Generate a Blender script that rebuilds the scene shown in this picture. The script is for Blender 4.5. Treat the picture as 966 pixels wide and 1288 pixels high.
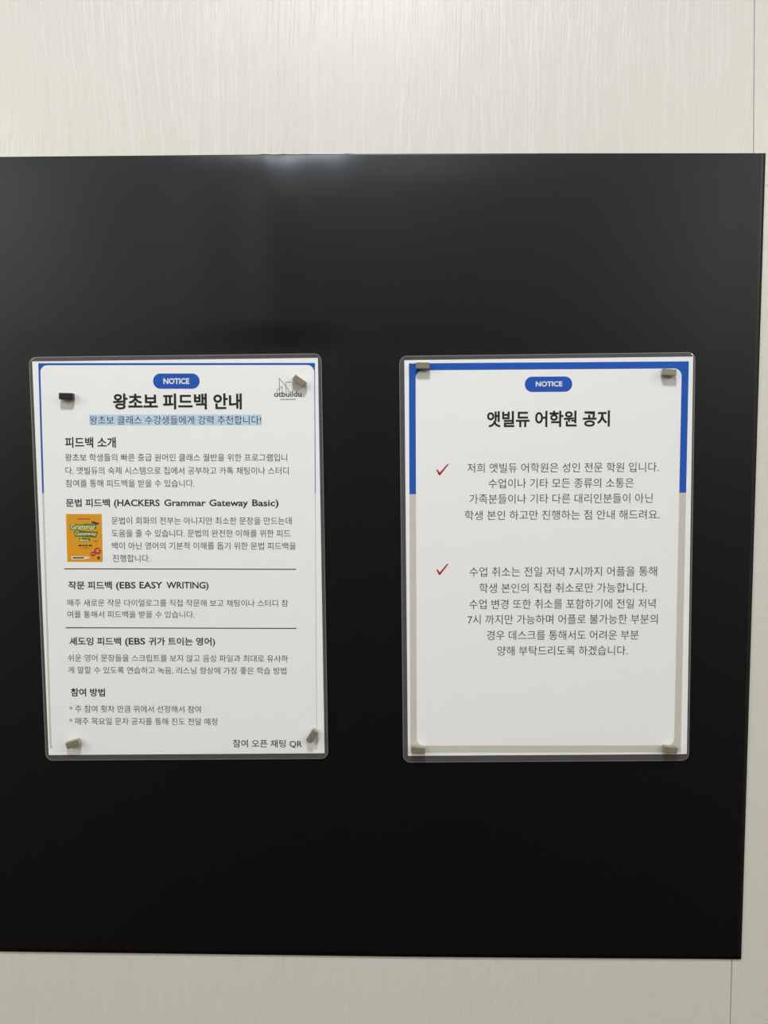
import bpy, bmesh, math, random
from mathutils import Matrix, Vector

for o in list(bpy.data.objects):
    bpy.data.objects.remove(o, do_unlink=True)
S = bpy.context.scene
C = S.collection
MM = 0.001
Z0 = 1.5                 # height of the eye above the floor
PAPER_Y = -0.0024        # how far the paper faces stand off the wall

# ------------------------------------------------------------------ camera
def rotm(p, y, r):
    return (Matrix.Rotation(r, 3, 'Z') @ Matrix.Rotation(y, 3, 'Y') @ Matrix.Rotation(p, 3, 'X'))
R = rotm(-0.0707479, 0.0116509, -0.01119)
B = Matrix(((1, 0, 0), (0, 0, -1), (0, 1, 0)))
cam = bpy.data.cameras.new('camera')
cam.sensor_fit = 'HORIZONTAL'
cam.sensor_width = 36.0
cam.lens = 36.0 * 1000.0 / 966.0
cam.clip_start = 0.01
camera = bpy.data.objects.new('camera', cam)
C.objects.link(camera)
camera.matrix_world = Matrix.Translation((0, PAPER_Y - 0.58797, Z0)) @ (B @ R).to_4x4()
S.camera = camera

# ------------------------------------------------------------------ light
S.view_settings.view_transform = 'Standard'
S.view_settings.look = 'None'
S.view_settings.gamma = 1.0
S.view_settings.use_curve_mapping = False
S.view_settings.exposure = 0.06
W = bpy.data.worlds.new('world')
S.world = W
W.use_nodes = True
W.node_tree.nodes['Background'].inputs[0].default_value = (0.9, 0.95, 1.0, 1)
W.node_tree.nodes['Background'].inputs[1].default_value = 0.05

def ceiling_or_fill_lamp(x, y, watt, col=(1.0, 0.99, 0.965), size=0.16):
    l = bpy.data.lights.new('ceiling_or_fill_lamp', 'AREA')
    l.shape = 'DISK'
    l.size = size
    l.energy = watt
    l.color = col
    o = bpy.data.objects.new('ceiling_or_fill_lamp', l)
    C.objects.link(o)
    o.location = (x, y, 2.53)
    return o
for lx, ly, watt in ((-0.05, -0.72, 13.0), (-1.2, -0.80, 3.0), (1.2, -0.72, 3.0)):
    ceiling_or_fill_lamp(lx, ly, watt, (0.98, 1.0, 1.02))
for lx, ly, watt in ((-2.1, -1.2, 16.0), (2.1, -1.2, 16.0), (-1.7, -2.4, 33.0), (1.7, -2.4, 30.0)):  # unseen side and rear lamps, added as ambient fill
    ceiling_or_fill_lamp(lx, ly, watt, (1.0, 0.955, 0.88))

# ------------------------------------------------------------------ materials
def mat(name, col, rough=0.6, metal=0.0, spec=0.5):
    m = bpy.data.materials.new(name)
    m.use_nodes = True
    b = m.node_tree.nodes['Principled BSDF']
    b.inputs['Base Color'].default_value = (*col, 1)
    b.inputs['Roughness'].default_value = rough
    b.inputs['Metallic'].default_value = metal
    b.inputs['Specular IOR Level'].default_value = spec
    return m
def srgb(r, g, b):
    f = lambda c: ((c / 255 + 0.055) / 1.055) ** 2.4 if c > 10 else c / 255 / 12.92
    return (f(r), f(g), f(b))

def wood_laminate():
    m = mat('white_woodgrain_laminate', (0.74, 0.73, 0.69), 0.33, 0, 0.8)
    nt = m.node_tree
    N, L = nt.nodes, nt.links
    b = N['Principled BSDF']
    tc = N.new('ShaderNodeTexCoord')
    # wandering of the grain
    mp0 = N.new('ShaderNodeMapping'); mp0.inputs['Scale'].default_value = (5, 5, 2.2)
    L.new(tc.outputs['Object'], mp0.inputs['Vector'])
    n0 = N.new('ShaderNodeTexNoise'); n0.inputs['Scale'].default_value = 1.0; n0.inputs['Detail'].default_value = 2
    L.new(mp0.outputs['Vector'], n0.inputs['Vector'])
    sub = N.new('ShaderNodeVectorMath'); sub.operation = 'SUBTRACT'; sub.inputs[1].default_value = (.5, .5, .5)
    L.new(n0.outputs['Color'], sub.inputs[0])
    mul = N.new('ShaderNodeVectorMath'); mul.operation = 'MULTIPLY'; mul.inputs[1].default_value = (0.045, 0, 0)
    L.new(sub.outputs['Vector'], mul.inputs[0])
    add = N.new('ShaderNodeVectorMath'); add.operation = 'ADD'
    L.new(tc.outputs['Object'], add.inputs[0]); L.new(mul.outputs['Vector'], add.inputs[1])
    def noise(sx, sz, detail=2.0, rough=.5):
        mp = N.new('ShaderNodeMapping'); mp.inputs['Scale'].default_value = (sx, 1, sz)
        L.new(add.outputs['Vector'], mp.inputs['Vector'])
        n = N.new('ShaderNodeTexNoise'); n.inputs['Scale'].default_value = 1; n.inputs['Detail'].default_value = detail
        n.inputs['Roughness'].default_value = rough
        L.new(mp.outputs['Vector'], n.inputs['Vector'])
        return n.outputs['Fac']
    def rng(v, lo, hi, a=0.0, c=1.0):
        r = N.new('ShaderNodeMapRange'); r.inputs['From Min'].default_value = lo; r.inputs['From Max'].default_value = hi
        r.inputs['To Min'].default_value = a; r.inputs['To Max'].default_value = c
        L.new(v, r.inputs['Value'])
        return r.outputs['Result']
    def mth(op, a, c):
        m_ = N.new('ShaderNodeMath'); m_.operation = op
        for k, q in enumerate((a, c)):
            if isinstance(q, float): m_.inputs[k].default_value = q
            else: L.new(q, m_.inputs[k])
        return m_.outputs[0]
    # fine grooves follow the level lines of a stretched noise
    cell = noise(110, 1.6, 3.0, .5)
    fr_ = mth('FRACT', mth('MULTIPLY', cell, 8.0), 0.0)
    tri = mth('ABSOLUTE', mth('SUBTRACT', fr_, 0.5), 0.0)
    groove = rng(tri, 0.05, 0.16, 1.0, 0.0)
    broken = rng(noise(420, 34, 2.0), 0.40, 0.56)
    band = rng(noise(9, 1.1, 1.0), 0.30, 0.62, 0.15, 1.0)
    line = mth('MULTIPLY', mth('MULTIPLY', groove, broken), band)
    pores = rng(noise(800, 45, 2.0), 0.50, 0.70, 0.0, 0.38)
    hgt = mth('ADD', line, pores)
    ramp = N.new('ShaderNodeMix'); ramp.data_type = 'RGBA'
    ramp.inputs['A'].default_value = (0.71, 0.70, 0.645, 1)
    ramp.inputs['B'].default_value = (0.735, 0.725, 0.672, 1)
    L.new(line, ramp.inputs['Factor'])
    L.new(ramp.outputs['Result'], b.inputs['Base Color'])
    L.new(rng(hgt, 0.0, 1.0, 0.31, 0.75), b.inputs['Roughness'])
    class sm: outputs = [hgt]
    bump = N.new('ShaderNodeBump'); bump.invert = True
    bump.inputs['Strength'].default_value = 0.7; bump.inputs['Distance'].default_value = 0.00026
    L.new(sm.outputs[0], bump.inputs['Height'])
    L.new(bump.outputs['Normal'], b.inputs['Normal'])
    return m

def film_material(name, refl, hz):
    m = bpy.data.materials.new(name)
    m.use_nodes = True
    nt = m.node_tree; N, L = nt.nodes, nt.links
    N.remove(N['Principled BSDF'])
    out = N['Material Output']
    tr = N.new('ShaderNodeBsdfTransparent'); tr.inputs['Color'].default_value = (0.985, 0.985, 0.98, 1)
    di = N.new('ShaderNodeBsdfDiffuse'); di.inputs['Color'].default_value = (0.8, 0.8, 0.78, 1)
    gl = N.new('ShaderNodeBsdfGlossy'); gl.inputs['Roughness'].default_value = 0.12
    haze = N.new('ShaderNodeMixShader'); haze.inputs[0].default_value = hz
    L.new(tr.outputs[0], haze.inputs[1]); L.new(di.outputs[0], haze.inputs[2])
    lw = N.new('ShaderNodeLayerWeight')
    pw = N.new('ShaderNodeMath'); pw.operation = 'POWER'; pw.inputs[1].default_value = 5.0
    L.new(lw.outputs['Facing'], pw.inputs[0])
    fr = N.new('ShaderNodeMath'); fr.operation = 'MULTIPLY_ADD'; fr.inputs[1].default_value = 0.95; fr.inputs[2].default_value = refl
    L.new(pw.outputs[0], fr.inputs[0])
    mx = N.new('ShaderNodeMixShader')
    L.new(fr.outputs[0], mx.inputs[0]); L.new(haze.outputs[0], mx.inputs[1]); L.new(gl.outputs[0], mx.inputs[2])
    L.new(mx.outputs[0], out.inputs['Surface'])
    return m

M = {
    'wall': wood_laminate(),
    'plaster': mat('white_plaster', (0.72, 0.72, 0.70), 0.9),
    'side': mat('beige_plaster', (0.55, 0.50, 0.42), 0.9),
    'floor': mat('brown_floor', (0.035, 0.022, 0.010), 0.9, 0, 0.2),
    'far': mat('dark_far_wall', (0.03, 0.03, 0.032), 0.9, 0, 0.2),
    'gap': mat('dark_gap', (0.03, 0.028, 0.025), 0.9),
    'sheet': mat('matt_black_sheet', (0.0011, 0.0012, 0.0016), 0.42, 0, 0.54),
    'paper': mat('white_paper', (0.93, 0.955, 0.97), 0.9, 0, 0.2),
    'card': mat('printed_card_white', (0.915, 0.94, 0.955), 0.9, 0, 0.2),
    'film': film_material('clear_laminating_film', 0.02, 0.005),
    'seal': film_material('sealed_film_border', 0.08, 0.11),  # even grey haze stands in for the room's reflections in the border
    'rim': mat('sealed_film_edge', (0.20, 0.20, 0.195), 0.35),
    'ink': mat('black_print', (0.025, 0.025, 0.025), 0.9, 0, 0.2),
    'soft_ink': mat('dark_grey_print', (0.022, 0.022, 0.022), 0.9, 0, 0.2),
    'white': mat('white_print', (0.82, 0.82, 0.82), 0.9, 0, 0.2),
    'blue': mat('blue_print', srgb(38, 92, 190), 0.9, 0, 0.2),
    'hl': mat('pale_blue_print', srgb(198, 222, 240), 0.9, 0, 0.2),
    'grey': mat('grey_print', srgb(207, 205, 198), 0.9, 0, 0.2),
    'red': mat('brick_red_print', srgb(158, 44, 16), 0.9, 0, 0.2),
    'orange': mat('orange_print', srgb(226, 160, 40), 0.9, 0, 0.2),
    'green': mat('green_print', srgb(96, 140, 34), 0.9, 0, 0.2),
    'green2': mat('deep_green_print', srgb(70, 112, 40), 0.9, 0, 0.2),
    'purple': mat('plum_print', srgb(110, 55, 85), 0.9, 0, 0.2),
    'crimson': mat('red_print', srgb(190, 58, 42), 0.9, 0, 0.2),
    'cream': mat('cream_print', srgb(240, 226, 200), 0.9, 0, 0.2),
    'nickel': mat('tarnished_nickel', (0.40, 0.365, 0.28), 0.38, 0.55),
    'black_metal': mat('blackened_metal', (0.02, 0.02, 0.02), 0.4, 0.3),
}

M['sheet'].node_tree.nodes['Principled BSDF'].inputs['Specular Tint'].default_value = (0.88, 0.94, 1.0, 1)

# ------------------------------------------------------------------ helpers
def link(name, me, m, parent=None, loc=(0, 0, 0)):
    o = bpy.data.objects.new(name, me)
    C.objects.link(o)
    if m is not None:
        me.materials.append(m)
    o.location = loc
    if parent is not None:
        o.parent = parent
    return o
def from_bm(name, bm, m, parent=None, loc=(0, 0, 0), smooth=False):
    me = bpy.data.meshes.new(name)
    bmesh.ops.recalc_face_normals(bm, faces=bm.faces)
    bm.to_mesh(me); bm.free()
    if smooth:
        for p in me.polygons: p.use_smooth = True
    return link(name, me, m, parent, loc)
def tag(o, label, cat, group=None):
    o['label'] = label; o['category'] = cat
    if group: o['group'] = group
    return o
def box_bm(x0, x1, y0, y1, z0, z1, bev=0.0, seg=2):
    bm = bmesh.new()
    bmesh.ops.create_cube(bm, size=1)
    for v in bm.verts:
        v.co = (x0 + (v.co.x + .5) * (x1 - x0), y0 + (v.co.y + .5) * (y1 - y0), z0 + (v.co.z + .5) * (z1 - z0))
    if bev:
        bmesh.ops.bevel(bm, geom=bm.edges[:], offset=bev, segments=seg, affect='EDGES')
    return bm
def struct(name, bm, m, parent=None):
    o = from_bm(name, bm, m, parent)
    if parent is None: o['kind'] = 'structure'
    return o
def rrect(x0, x1, y0, y1, r, n=8):
    pts = []
    for cx, cy, a in ((x1 - r, y1 - r, 0), (x0 + r, y1 - r, 90), (x0 + r, y0 + r, 180), (x1 - r, y0 + r, 270)):
        for i in range(n + 1):
            t = math.radians(a + 90 * i / n)
            pts.append((cx + r * math.cos(t), cy + r * math.sin(t)))
    return pts

# ------------------------------------------------------------------ the setting
wall_back = struct('wall_back', box_bm(-2.6, 2.6, 0.019, 0.1, 0, 2.55), M['gap'])
SPLIT = 191.0
g, h_ = 0.3, 0.08
for c in (
    # the wide board on the left, above and below the cross joint
    ((-1000 + g, SPLIT + h_), (261.1 - g, SPLIT + h_), (258.8 - g, 340), (258.8 - g, 1050), (-1000 + g, 1050)),
    ((-1000 + g, -1500), (250.0 - g, -1500), (261.0 - g, SPLIT - h_), (-1000 + g, SPLIT - h_)),
    ((261.1 + g, SPLIT + h_), (1460 - g, SPLIT + h_), (1460 - g, 1050), (258.8 + g, 1050), (258.8 + g, 340)),
    ((250.0 + g, -1500), (1460 - g, -1500), (1460 - g, SPLIT - h_), (261.0 + g, SPLIT - h_)),
    ((1460 + g, -1500), (2600, -1500), (2600, 1050), (1460 + g, 1050)),
    ((-2600, -1500), (-1000 - g, -1500), (-1000 - g, 1050), (-2600, 1050)),
):
    bm = bmesh.new()
    n = len(c)
    f = [bm.verts.new((x * MM, 0.0, Z0 + y * MM)) for x, y in c]
    b = [bm.verts.new((x * MM, 0.018, Z0 + y * MM)) for x, y in c]
    bm.faces.new(f); bm.faces.new(b[::-1])
    for i in range(n):
        j = (i + 1) % n
        bm.faces.new((f[i], b[i], b[j], f[j]))
    bmesh.ops.bevel(bm, geom=[e for e in bm.edges if all(abs(v.co.y) < 1e-6 for v in e.verts)], offset=0.0001, segments=1, affect='EDGES')
    from_bm('panel', bm, M['wall'], wall_back)
struct('floor', box_bm(-2.6, 2.6, -3.6, 0.1, -0.1, 0), M['floor'])
struct('ceiling', box_bm(-2.6, 2.6, -3.6, 0.1, 2.55, 2.65), M['plaster'])
struct('wall_left', box_bm(-2.7, -2.6, -3.6, 0.1, 0, 2.55), M['side'])
struct('wall_right', box_bm(2.6, 2.7, -3.6, 0.1, 0, 2.55), M['side'])
struct('wall_front', box_bm(-2.6, 2.6, -3.7, -3.6, 0, 2.55), M['far'])

# ------------------------------------------------------------------ the black sheet
def lerp_pts(pts, x):
    if x <= pts[0][0]: 
        (x0, y0), (x1, y1) = pts[0], pts[1]
    elif x >= pts[-1][0]:
        (x0, y0), (x1, y1) = pts[-2], pts[-1]
    else:
        for (x0, y0), (x1, y1) in zip(pts, pts[1:]):
            if x0 <= x <= x1: break
    return y0 + (y1 - y0) * (x - x0) / (x1 - x0)
TOP = [(-640, 220.0), (-281.9, 218.9), (-109.2, 217.9), (-6.1, 216.8), (119.2, 215.2), (268.8, 213.0)]
BOT = [(-640, -374.5), (-309.2, -381.2), (-0.7, -386.5), (263.5, -389.6)]
NOTCH = [(-267.3, -51.8, -229, 75.4), (4.9, 220.5, -232.3, 72.8)]
def sstep(t):
    t = min(1, max(0, t)); return t * t * (3 - 2 * t)
def gauss(x, c, w): return math.exp(-((x - c) / w) ** 2)
def bulge(x, y, top):
    s = top - y
    d = 0.0
    # the upper edge curls back to the wall between two swells
    for c, w, a in ((-81, 24, 4.8), (-42, 18, 2.4), (-125, 34, 2.2), (-20, 90, .7), (130, 60, .5), (-240, 70, .6)):
        d += a * gauss(x, c, w) * (1 - math.exp(-s / 16.0)) * math.exp(-s / 110.0)
    d += 0.22 * math.sin(x / 34.0 + 1.0 + s / 90) * math.exp(-s / 130) * sstep(s / 20)
    d += 0.30 * math.sin((x * .8 + s) / 52.0) * math.exp(-s / 160) * sstep(s / 25)
    d += 0.10 * math.sin(x / 61.0) + 0.05 * math.sin(s / 70 + x / 95)
    k = 1.0
    for x0, x1, y0, y1 in NOTCH:      # lies flat behind the notices
        dx = max(x0 - x, 0, x - x1); dy = max(y0 - y, 0, y - y1)
        k = min(k, sstep(math.hypot(dx, dy) / 25.0))
    return d * k * sstep((268 - x) / 30.0 + .1)
def sheet():
    bm = bmesh.new()
    NX, NY = 300, 210
    def pt(i, j):
        u = i / NX; v = j / NY
        v = v ** 1.25
        xa = -640 + u * (268.8 + 640)
        xb = -640 + u * (263.7 + 640)
        yt = lerp_pts(TOP, xa); yb = lerp_pts(BOT, xb)
        for c, a in ((-90.5, .55), (-77, .35), (-60, .3), (-30, .35)):
            yt += a * gauss(xa, c, 2.6)
        x = xa + (xb - xa) * v; y = yt + (yb - yt) * v
        return x, y, bulge(x, y, yt)
    F, K = [], []
    for j in range(NY + 1):
        fr, kr = [], []
        for i in range(NX + 1):
            x, y, d = pt(i, j)
            fr.append(bm.verts.new((x * MM, -0.0013 - d * MM, Z0 + y * MM)))
            kr.append(bm.verts.new((x * MM, -0.0003 - max(0, d - .4) * MM, Z0 + y * MM)))
        F.append(fr); K.append(kr)
    for j in range(NY):
        for i in range(NX):
            bm.faces.new((F[j][i], F[j + 1][i], F[j + 1][i + 1], F[j][i + 1])).smooth = True
            bm.faces.new((K[j][i], K[j][i + 1], K[j + 1][i + 1], K[j + 1][i])).smooth = True
    for i in range(NX):
        bm.faces.new((F[0][i], F[0][i + 1], K[0][i + 1], K[0][i]))
        bm.faces.new((F[NY][i + 1], F[NY][i], K[NY][i], K[NY][i + 1]))
    for j in range(NY):
        bm.faces.new((F[j + 1][0], F[j][0], K[j][0], K[j + 1][0]))
        bm.faces.new((F[j][NX], F[j + 1][NX], K[j + 1][NX], K[j][NX]))
    me = bpy.data.meshes.new('magnetic_sheet')
    bm.to_mesh(me); bm.free()
    return link('magnetic_sheet', me, M['sheet'])
tag(sheet(), 'large matt black sheet mounted on the white woodgrain wall behind both notices', 'sheet')

# ------------------------------------------------------------------ printed notices
# (style, text, left, width, bottom, glyph height) in mm on the print, from the centre of the page
LINES_L = [
    ('title', '왕초보 피드백 안내', -47.9, 95.2, 111.8, 12.16),
    ('sub', '왕초보 클래스 수강생들에게 강력 추천합니다!', -65.5, 126.8, 101.0, 6.42),
    ('head1', '피드백 소개', -84.2, 37.7, 83.8, 7.98),
    ('para1', '왕초보 학생들의 빠른 중급 원어민 클래스 월반을 위한 프로그램입니', -84.4, 164.7, 73.8, 5.76),
    ('para1', '다. 앳빌듀의 숙제 시스템으로 집에서 공부하고 카톡 채팅이나 스터디', -84.4, 165.8, 64.2, 5.54),
    ('para1', '참여를 통해 피드백을 받을 수 있습니다.', -84.5, 95.8, 54.7, 5.61),
    ('head2', '문법 피드백', -84.8, 32.8, 40.0, 5.99),
    ('head2', '(HACKERS', -48.9, 34.1, 40.0, 5.98),
    ('head2', 'Grammar', -11.4, 30.9, 40.1, 5.98),
    ('head2', 'Gateway', 22.2, 28.8, 40.1, 5.97),
    ('head2', 'Basic)', 54.1, 19.6, 40.1, 5.97),
    ('para2', '문법이 회화의 전부는 아니지만 최소한 문장을 만드는데', -51.0, 134.3, 26.8, 5.88),
    ('para2', '도움을 줄 수 있습니다. 문법의 완전한 이해를 위한 피드', -51.2, 133.5, 17.5, 5.66),
    ('para2', '백이 아닌 영어의 기본적 이해를 돕기 위한 문법 피드백을', -51.2, 137.5, 8.2, 5.49),
    ('para2', '진행합니다.', -50.8, 28.0, -1.3, 5.56),
    ('head3', '작문 피드백', -84.8, 32.8, -21.9, 6.02),
    ('head3', '(EBS', -48.9, 14.8, -21.8, 6.01),
    ('head3', 'EASY', -31.2, 17.3, -21.7, 6.01),
    ('head3', 'WRITING)', -11.0, 31.6, -21.7, 6.01),
    ('para3', '매주 새로운 작문 다이얼로그를 직접 작문해 보고 채팅이나 스터디 참', -85.8, 165.9, -34.8, 5.37),
    ('para3', '여를 통해서 피드백을 받을 수 있습니다.', -86.1, 95.9, -43.5, 5.14),
    ('head4', '셰도잉 피드백', -85.1, 39.0, -64.6, 6.32),
    ('head4', '(EBS', -43.1, 15.3, -64.5, 6.31),
    ('head4', '귀가 트이는 영어)', -25.3, 50.2, -64.5, 6.31),
    ('para4', '쉬운 영어 문장들을 스크립트를 보지 않고 음성 파일과 최대로 유사하', -86.6, 166.4, -76.9, 5.36),
    ('para4', '게 말할 수 있도록 연습하고 녹음, 리스닝 향상에 가장 좋은 학습 방법', -86.7, 165.1, -86.4, 5.68),
    ('head5', '참여 방법', -85.1, 25.9, -103.9, 6.50),
    ('para5', '* 주 참여 횟차 만큼 위에서 선정해서 참여', -86.5, 99.8, -116.2, 5.54),
    ('para5', '* 매주 목요일 문자 공지를 통해 진도 전달 예정', -86.8, 112.5, -125.9, 5.86),
    ('cap', '참여 오픈 채팅 QR', 37.3, 52.6, -142.8, 6.18),
    ('notice', 'NOTICE', -10.3, 19.1, 130.5, 4.34),
    ('logo', 'otbuildu', 71.1, 20.2, 121.1, 4.12),
    ('logosmall', 'LANGUAGE SCHOOL', 75.5, 11.8, 118.8, 1.04),
]
LINES_R = [
    ('title', '앳빌듀 어학원 공지', -45.4, 89.9, 98.4, 12.02),
    ('para1', '저희 앳빌듀 어학원은 성인 전문 학원 입니다.', -59.8, 140.6, 65.1, 7.20),
    ('para1', '수업이나 기타 모든 종류의 소통은', -44.1, 106.8, 53.7, 7.05),
    ('para1', '가족분들이나 기타 다른 대리인분들이 아닌', -58.2, 135.0, 42.3, 7.07),
    ('para1', '학생 본인 하고만 진행하는 점 안내 해드려요.', -61.6, 143.7, 30.0, 7.50),
    ('para2', '수업 취소는 전일 저녁 7시까지 어플을 통해', -58.1, 139.0, -12.3, 7.64),
    ('para2', '학생 본인의 직접 취소로만 가능합니다.', -50.8, 124.5, -24.4, 7.36),
    ('para2', '수업 변경 또한 취소를 포함하기에 전일 저녁', -58.1, 138.4, -36.5, 7.38),
    ('para2', '7시 까지만 가능하며 어플로 불가능한 부분의', -59.3, 141.4, -48.2, 7.58),
    ('para2', '경우 데스크를 통해서도 어려운 부분', -45.0, 113.2, -60.2, 7.66),
    ('para2', '양해 부탁드리도록 하겠습니다.', -37.1, 97.2, -71.9, 7.44),
    ('notice', 'NOTICE', -9.9, 19.4, 127.9, 3.80),
]

_texts = []
def request(text, off):
    c = bpy.data.curves.new('t', 'FONT')
    c.body = text; c.offset = off; c.resolution_u = 3
    o = bpy.data.objects.new('t', c)
    C.objects.link(o)
    _texts.append(o)
    return o
class Flat:
    """flat printed shapes on one layer; points in mm (x right, y up), layer lift in mm towards the room"""
    def __init__(self, lift): self.bm = bmesh.new(); self.lift = lift
    def poly(self, pts, lift=None):
        l = self.lift if lift is None else lift
        vs = [self.bm.verts.new((x * MM, -l * MM, y * MM)) for x, y in pts]
        self.bm.faces.new(vs)
    def ring(self, outer, inner):
        n = len(outer)
        o = [self.bm.verts.new((x * MM, -self.lift * MM, y * MM)) for x, y in outer]
        i = [self.bm.verts.new((x * MM, -self.lift * MM, y * MM)) for x, y in inner]
        for k in range(n):
            j = (k + 1) % n
            self.bm.faces.new((o[k], o[j], i[j], i[k]))
    def rect(self, x0, x1, y0, y1): self.poly([(x0, y0), (x1, y0), (x1, y1), (x0, y1)])
    def stroke(self, pts, w):
        for (x0, y0), (x1, y1) in zip(pts, pts[1:]):
            dx, dy = x1 - x0, y1 - y0; l = math.hypot(dx, dy); nx, ny = -dy / l * w / 2, dx / l * w / 2
            ex, ey = dx / l * w * .45, dy / l * w * .45
            self.poly([(x0 - ex + nx, y0 - ey + ny), (x0 - ex - nx, y0 - ey - ny), (x1 + ex - nx, y1 + ey - ny), (x1 + ex + nx, y1 + ey + ny)])
    def text(self, verts, polys, x, w, yb, h, yr, rot=0.0):
        """fit the glyph outlines: ink from x to x+w, reference glyphs from yb to yb+h"""
        x0 = min(v[0] for v in verts); x1 = max(v[0] for v in verts)
        sx = w / (x1 - x0); sy = h / (yr[1] - yr[0])
        ca, sa = math.cos(rot), math.sin(rot)
        vs = []
        for v in verts:
            a, b = (v[0] - x0) * sx, (v[1] - yr[0]) * sy
            vs.append(self.bm.verts.new(((x + a * ca - b * sa) * MM, -self.lift * MM, (yb + a * sa + b * ca) * MM)))
        for p in polys:
            try: self.bm.faces.new([vs[i] for i in p])
            except ValueError: pass
    def build(self, name, m, parent, rot=0.0, loc=(0, 0, 0)):
        me = bpy.data.meshes.new(name)
        for f in self.bm.faces:
            f.normal_update()
            if f.normal.y > 0: f.normal_flip()
        self.bm.to_mesh(me); self.bm.free()
        o = link(name, me, m, parent, loc)
        o.rotation_euler = (0, rot, 0)
        return o

# weight of the strokes and reference glyph height (mm) by style
STYLE = {   # page, style: (offset, height, material, name)
 'L': {'title': (0.030, 11.9, 'ink', 'title_text'), 'sub': (0.0, 6.35, 'soft_ink', 'subtitle_text'),
       'head1': (0.021, 8.0, 'ink', 'heading_text'), 'head2': (0.021, 6.2, 'ink', 'heading_text'), 'head3': (0.021, 6.2, 'ink', 'heading_text'),
       'head4': (0.021, 6.3, 'ink', 'heading_text'), 'head5': (0.021, 6.4, 'ink', 'heading_text'),
       'para1': (0.0, 5.65, 'soft_ink', 'paragraph_text'), 'para2': (0.0, 5.65, 'soft_ink', 'paragraph_text'),
       'para3': (0.0, 5.4, 'soft_ink', 'paragraph_text'), 'para4': (0.0, 5.5, 'soft_ink', 'paragraph_text'),
       'para5': (0.0, 5.6, 'soft_ink', 'paragraph_text'), 'cap': (0.010, 6.1, 'ink', 'caption_text')},
 'R': {'title': (0.027, 12.0, 'ink', 'title_text'), 'para1': (-0.002, 7.2, 'soft_ink', 'paragraph_text'), 'para2': (-0.002, 7.4, 'soft_ink', 'paragraph_text')},
}
KEEP = ('notice', 'logo', 'logosmall')
jobs = []
for page, table in (('L', LINES_L), ('R', LINES_R)):
    for (st, tx, x, w, yb, h) in table:
        off = STYLE[page][st][0] if st in STYLE[page] else {'notice': 0.035, 'logo': 0.016, 'logosmall': 0.02}[st]
        jobs.append((page, st, x, w, yb, h, request(tx, off)))
book_jobs = {k: request(k, o) for k, o in (('Grammar', .012), ('Gateway', .012), ('Basic', .012), ('KOREAN', 0))}
ref = {o: request('학생들의홍', o) for o in sorted({j[6].data.offset for j in jobs})}
ref_latin = request('HE', 0)
bpy.context.view_layer.update()
dg = bpy.context.evaluated_depsgraph_get()
def outlines(o):
    e = o.evaluated_get(dg); me = e.to_mesh()
    r = ([tuple(v.co) for v in me.vertices], [tuple(p.vertices) for p in me.polygons])
    e.to_mesh_clear()
    return r
def yrange(vs): return (min(v[1] for v in vs), max(v[1] for v in vs))
REFY = {round(o, 4): yrange(outlines(t)[0]) for o, t in ref.items()}
REFH = yrange(outlines(ref_latin)[0])
OUT = [(j[:6] + (j[6].data.body,), outlines(j[6])) for j in jobs]
BOOK = {k: outlines(o) for k, o in book_jobs.items()}
for o in _texts:
    c = o.data
    bpy.data.objects.remove(o, do_unlink=True); bpy.data.curves.remove(c)

def sheet_bm(pts, y0, y1, bev=0.0):
    """a plate with outline pts (mm) between depths y0 (front) and y1 (back)"""
    bm = bmesh.new()
    f = [bm.verts.new((x * MM, y0 * MM, y * MM)) for x, y in pts]
    b = [bm.verts.new((x * MM, y1 * MM, y * MM)) for x, y in pts]
    bm.faces.new(f); bm.faces.new(b[::-1])
    n = len(pts)
    for i in range(n):
        j = (i + 1) % n
        bm.faces.new((f[i], b[i], b[j], f[j]))
    return bm

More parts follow.
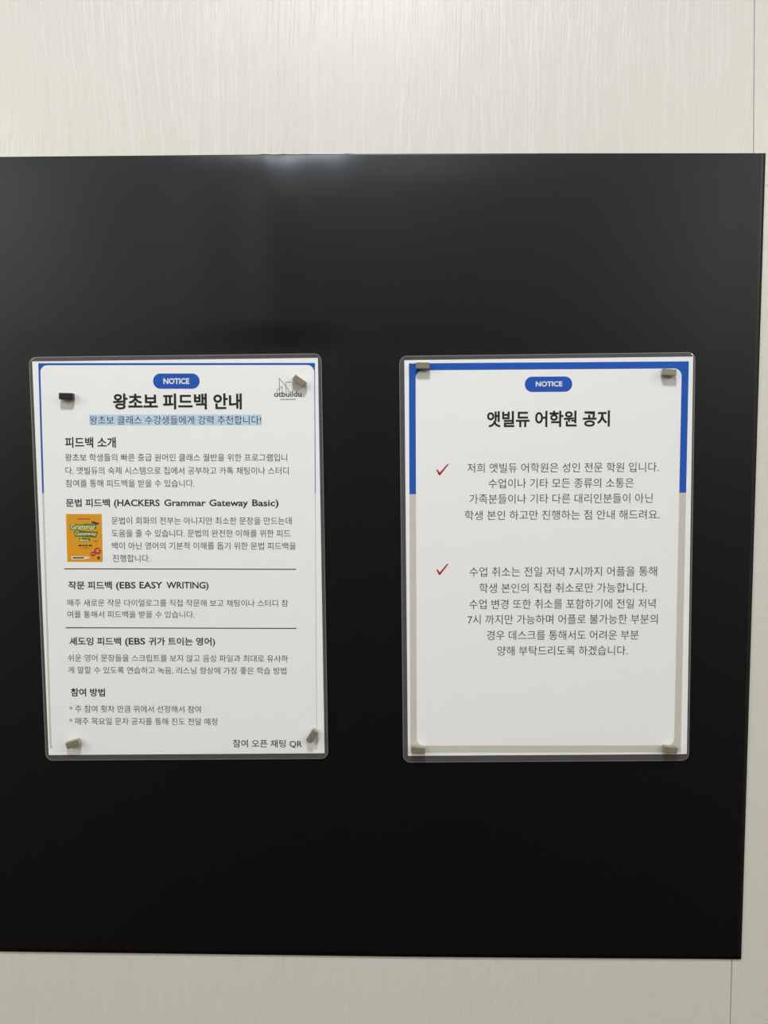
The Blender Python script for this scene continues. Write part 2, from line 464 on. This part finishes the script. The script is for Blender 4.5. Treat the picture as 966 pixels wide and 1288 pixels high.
def notice(page, cx, cy, px0, px1, py0, py1, rot, label, outer, card, card_r, blue_end, badge, paper_pts):
    """cx, cy: centre of the paper on the wall (mm); pouch edges px.. relative to it"""
    root = bpy.data.objects.new('laminated_notice', None)
    C.objects.link(root)
    root.empty_display_size = 0.03
    root.location = (cx * MM, PAPER_Y, Z0 + cy * MM + py0 * MM)
    tag(root, label, 'notice')
    up = (0, 0, -py0 * MM)         # the page centre seen from the lower edge of the pouch
    # paper between the two films
    o = from_bm('paper', sheet_bm(paper_pts, 0.0, 0.12), M['paper'], root, up)
    # clear pouch: one front film with softly pressed borders, and a back film
    def film(y_mid, y_edge, border):
        bm = bmesh.new()
        loops = []
        e = 105.35, 148.45       # the inner edge of the seal follows the paper
        for t, y in ((0.0, y_edge), (0.4, y_edge + (y_mid - y_edge) * .55), (1.0, y_mid)):
            q = [(px0 + .25, -e[0]), (px1 - .25, e[0]), (py0 + .25, -e[1]), (py1 - .25, e[1])]
            q = [u + (w - u) * t for u, w in q]
            loops.append([bm.verts.new((x * MM, y * MM, z * MM)) for x, z in rrect(*q, 5.4 - 4.9 * t, 8)])
        n = len(loops[0])
        if border:
            for a, b in zip(loops, loops[1:]):
                for i in range(n):
                    j = (i + 1) % n
                    bm.faces.new((a[i], a[j], b[j], b[i])).smooth = True
        else:
            bm.faces.new(loops[-1])
        for v in [v for v in bm.verts if not v.link_faces]: bm.verts.remove(v)
        return bm
    from_bm('clear_pouch', film(-0.5, -0.38, False), M['film'], root, up)
    from_bm('sealed_border', film(-0.5, -0.38, True), M['seal'], root, up)
    rim = bmesh.new()
    a = rrect(px0, px1, py0, py1, 5.6, 8); b = rrect(px0 + .42, px1 - .42, py0 + .42, py1 - .42, 5.2, 8)
    rows = []
    for pts, y in ((a, .15), (a, -0.14), (b, -0.2), (b, 0.15)):
        rows.append([rim.verts.new((x * MM, y * MM, z * MM)) for x, z in pts])
    n = len(a)
    for k in range(4):
        p, q = rows[k], rows[(k + 1) % 4]
        for i in range(n):
            j = (i + 1) % n
            rim.faces.new((p[i], p[j], q[j], q[i]))
    from_bm('pouch_edge', rim, M['rim'], root, up)

    R_ = lambda d: d
    x0, x1, y0, y1 = outer
    def put(fl, name, m, lab=None):
        o = fl.build(name, M[m], root, rot, up)
        if lab: o['label'] = lab
        return o
    # frame printed round the page: blue above, grey below
    fl = Flat(0.02); fl.rect(x0, x1, blue_end, y1); put(fl, 'frame_print', 'blue', 'blue upper half of the printed frame')
    fl = Flat(0.02); fl.rect(x0, x1, y0, blue_end); put(fl, 'frame_print', 'grey', 'grey lower half of the printed frame')
    fl = Flat(0.05); fl.poly(rrect(*card, card_r, 10)); put(fl, 'page_background', 'card')
    # badge
    bx0, bx1, by0, by1 = badge
    fl = Flat(0.08); fl.poly(rrect(bx0, bx1, by0, by1, (by1 - by0) / 2 * .98, 12)); b_ = put(fl, 'badge', 'blue', 'blue pill-shaped badge with white lettering')
    groups = {}
    for (pg, st, x, w, yb, h, tx), (vs, ps) in OUT:
        if pg != page: continue
        if st == 'notice':
            fl = Flat(0.11); fl.text(vs, ps, x, w, yb, h, yrange(vs))
            o = fl.build('badge_lettering', M['white'], b_)
            continue
        if st in KEEP: continue
        off, hh, m, nm = STYLE[page][st]
        if st not in groups: groups[st] = Flat(0.11)
        if tx.isascii() and '*' not in tx:
            groups[st].text(vs, ps, x, w, yb + (h - hh) * .5 + .10 * hh, .80 * hh, (REFH[0] - off, REFH[1] + off))
        else:
            groups[st].text(vs, ps, x, w, yb + (h - hh) * .5, hh, REFY[round(off, 4)])
    for st, fl in groups.items():
        put(fl, STYLE[page][st][3], STYLE[page][st][2])
    return root, put, up

L_ROOT, putL, upL = notice('L', -159.65, -76.23, -107.5, 107.9, -152.6, 151.5, math.radians(0.66),
    'laminated white notice on the left with dense text and an orange book picture',
    (-102.4, 101.3, -144.2, 145.8), (-101.0, 100.75, -146.0, 144.3), 5.2, 50.2, (-17.9, 16.4, 127.1, 138.2),
    [(-105.2, -148.3), (105.2, -148.3), (105.2, 148.3), (-105.2, 148.3)])
fl = Flat(0.08); fl.rect(-65.8, 61.8, 100.2, 108.2); putL(fl, 'text_highlight', 'hl', 'pale blue highlight bar behind the subtitle')
for y in (-6.55, -51.2):
    fl = Flat(0.11); fl.rect(-87.6, 86.3, y - .36, y + .36); putL(fl, 'divider_line', 'ink')
# logo: thin outline of buildings over the lettering
lg = Flat(0.09)
for pts in ([(75.1, 124.6), (75.1, 134.6), (81.5, 126.8), (82.3, 124.4)], [(80.0, 124.4), (80.0, 131.9), (84.8, 131.9), (84.8, 124.6)],
            [(73.2, 124.4), (73.2, 125.9), (77.0, 128.8), (77.0, 126.0)]):
    lg.stroke(pts, .32)
logo = putL(lg, 'logo', 'soft_ink', 'thin line drawing of tall buildings above small lettering')
for (pg, st, x, w, yb, h, _o), (vs, ps) in OUT:
    if st in ('logo', 'logosmall'):
        fl = Flat(0.11); fl.text(vs, ps, x, w, yb, h, yrange(vs))
        if st == 'logo': fl.rect(73.55, 74.1, 121.15, 123.75)
        fl.build('logo_lettering', M['ink'], logo)

# picture of the orange text book
BX0, BX1, BY0, BY1 = -85.0, -58.3, -1.3, 34.6
def bk(u, v): return (BX0 + (BX1 - BX0) * (u - 193) / 608, BY1 - (BY1 - BY0) * (v - 88) / 832)
fl = Flat(0.08); fl.rect(BX0, BX1, BY0, BY1); book = putL(fl, 'book_picture', 'orange', 'picture of an orange text book cover')
def bpart(name, m, polys, lift=0.10, strokes=()):
    fl = Flat(lift)
    for p in polys: fl.poly([bk(*q) for q in p][::-1])
    return fl.build(name, M[m], book)
bpart('title_label', 'green', [[(250, 270), (330, 255), (420, 268), (540, 250), (640, 262), (712, 258), (705, 350), (600, 358), (470, 352), (380, 372), (262, 368)]])
bpart('title_label', 'green2', [[(322, 392), (420, 372), (560, 388), (740, 392), (690, 500), (600, 488), (470, 482), (335, 478)]], .10)
bpart('title_label', 'green2', [[(402, 508), (500, 500), (592, 505), (590, 560), (500, 572), (415, 562)]], .10)
for k, (u0, u1, v0, v1) in (('Grammar', (272, 690, 262, 352)), ('Gateway', (342, 705, 392, 478)), ('Basic', (425, 575, 515, 562))):
    vs, ps = BOOK[k]
    a = bk(u0, v1); b = bk(u1, v0)
    fl = Flat(.13); fl.text(vs, ps, a[0], b[0] - a[0], a[1], b[1] - a[1], yrange(vs)); fl.build('cover_title', M['cream'], book)
bpart('ribbon', 'purple', [[(622, 218), (640, 210), (755, 242), (745, 275), (628, 250)]])
def disc(u, v, r, n=24): return [(u + r * math.cos(2 * math.pi * i / n), v - r * math.sin(2 * math.pi * i / n)) for i in range(n)]
bpart('sticker', 'crimson', [disc(715, 730, 60)])
bpart('sticker', 'crimson', [disc(635, 782, 42)])
bpart('sticker_lettering', 'cream', [[(685, 706), (745, 706), (745, 716), (685, 716)], [(690, 736), (740, 736), (740, 746), (690, 746)], [(612, 772), (658, 772), (658, 782), (612, 782)]], .13)
bpart('author_line', 'purple', [[(380, 166), (608, 166), (608, 180), (380, 180)], [(640, 558), (722, 550), (722, 560), (640, 570)]])
bpart('cover_caption', 'ink', [[(u, 622), (u + w, 622), (u + w, 646), (u, 646)] for u, w in ((390, 66), (466, 30), (504, 44), (562, 62))])
bpart('cover_subtitle', 'green2', [[(450, 664), (560, 664), (560, 672), (450, 672)], [(415, 683), (580, 683), (580, 690), (415, 690)]])
bpart('white_strip', 'cream', [[(262, 818), (570, 826), (580, 856), (500, 872), (268, 878)]])
bpart('strip_lettering', 'soft_ink', [[(290, 838), (480, 836), (480, 858), (290, 862)]], .12)
bpart('emblem', 'ink', [[(700, 828), (757, 828), (757, 842), (740, 848), (760, 878), (735, 878), (728, 866), (718, 878), (700, 878), (716, 850), (700, 842)]])

R_ROOT, putR, upR = notice('R', 113.94, -78.73, -108.9, 106.7, -153.4, 151.4, math.radians(0.3),
    'laminated white notice on the right with a thick blue frame and centred text',
    (-102.6, 101.3, -146.4, 145.4), (-97.7, 96.2, -141.0, 140.3), 5.6, 49.6, (-17.9, 16.7, 124.0, 135.1),
    [(-105.2, -148.3), (105.2, -148.3), (105.2, 148.3), (-105.2, 148.3)])
for a, b, c in (((-82.3, 67.3), (-80.2, 64.7), (-74.0, 71.4)), ((-82.3, -6.9), (-80.3, -9.5), (-74.2, -2.7))):
    fl = Flat(0.11)
    fl.poly([(a[0] - .4, a[1] + .1), (a[0] + .5, a[1] + .5), (b[0] + .1, b[1] + .7), (c[0] - .4, c[1] + .5), (c[0] + .5, c[1] + .1), (b[0] + .3, b[1] - 1.3), (b[0] - .5, b[1] - 1.2)][::-1])
    putR(fl, 'check_mark', 'red', 'rust red tick beside a paragraph')

# ------------------------------------------------------------------ magnets
def magnet_mesh(l, h, t):
    bm = box_bm(-l / 2 * MM, l / 2 * MM, -t * MM, 0, -h / 2 * MM, h / 2 * MM, 0.0004, 2)
    me = bpy.data.meshes.new('bar_magnet'); bm.to_mesh(me); bm.free()
    me.materials.append(M['nickel'])
    return me
mag = magnet_mesh(9.9, 4.7, 5.0)
mag_black = magnet_mesh(9.9, 4.7, 5.0); mag_black.materials[0] = M['black_metal']
FACE = PAPER_Y - 0.0006
for x, y, a, me, lab in (
    (-239.0, 46.0, -2.1, mag_black, 'small black bar magnet at the upper left of the text-filled notice'),
    (-67.9, 54.9, -35.3, mag, 'small metal bar magnet slanting down beside the building logo'),
    (-244.2, -214.4, 16.4, mag, 'small metal bar magnet, slightly tilted, lower left corner of the text-filled notice'),
    (-63.2, -209.7, 56.4, mag, 'small metal bar magnet, steeply tilted, lower right corner of the text-filled notice'),
    (22.0, 64.9, -1.6, mag, 'small metal bar magnet on the blue frame, upper left corner of the right notice'),
    (200.4, 57.9, -4.6, mag, 'small metal bar magnet below the blue frame, upper right corner of the right notice'),
    (16.5, -220.9, -4.1, mag, 'small metal bar magnet, lower left corner of the blue-framed notice'),
    (205.2, -221.9, -6.6, mag, 'small metal bar magnet, lower right corner of the blue-framed notice')):
    o = bpy.data.objects.new('bar_magnet', me)
    C.objects.link(o)
    o.location = (x * MM, FACE, Z0 + y * MM)
    o.rotation_euler = (0, -math.radians(a), 0)
    tag(o, lab, 'magnet', 'bar magnets holding the notices')
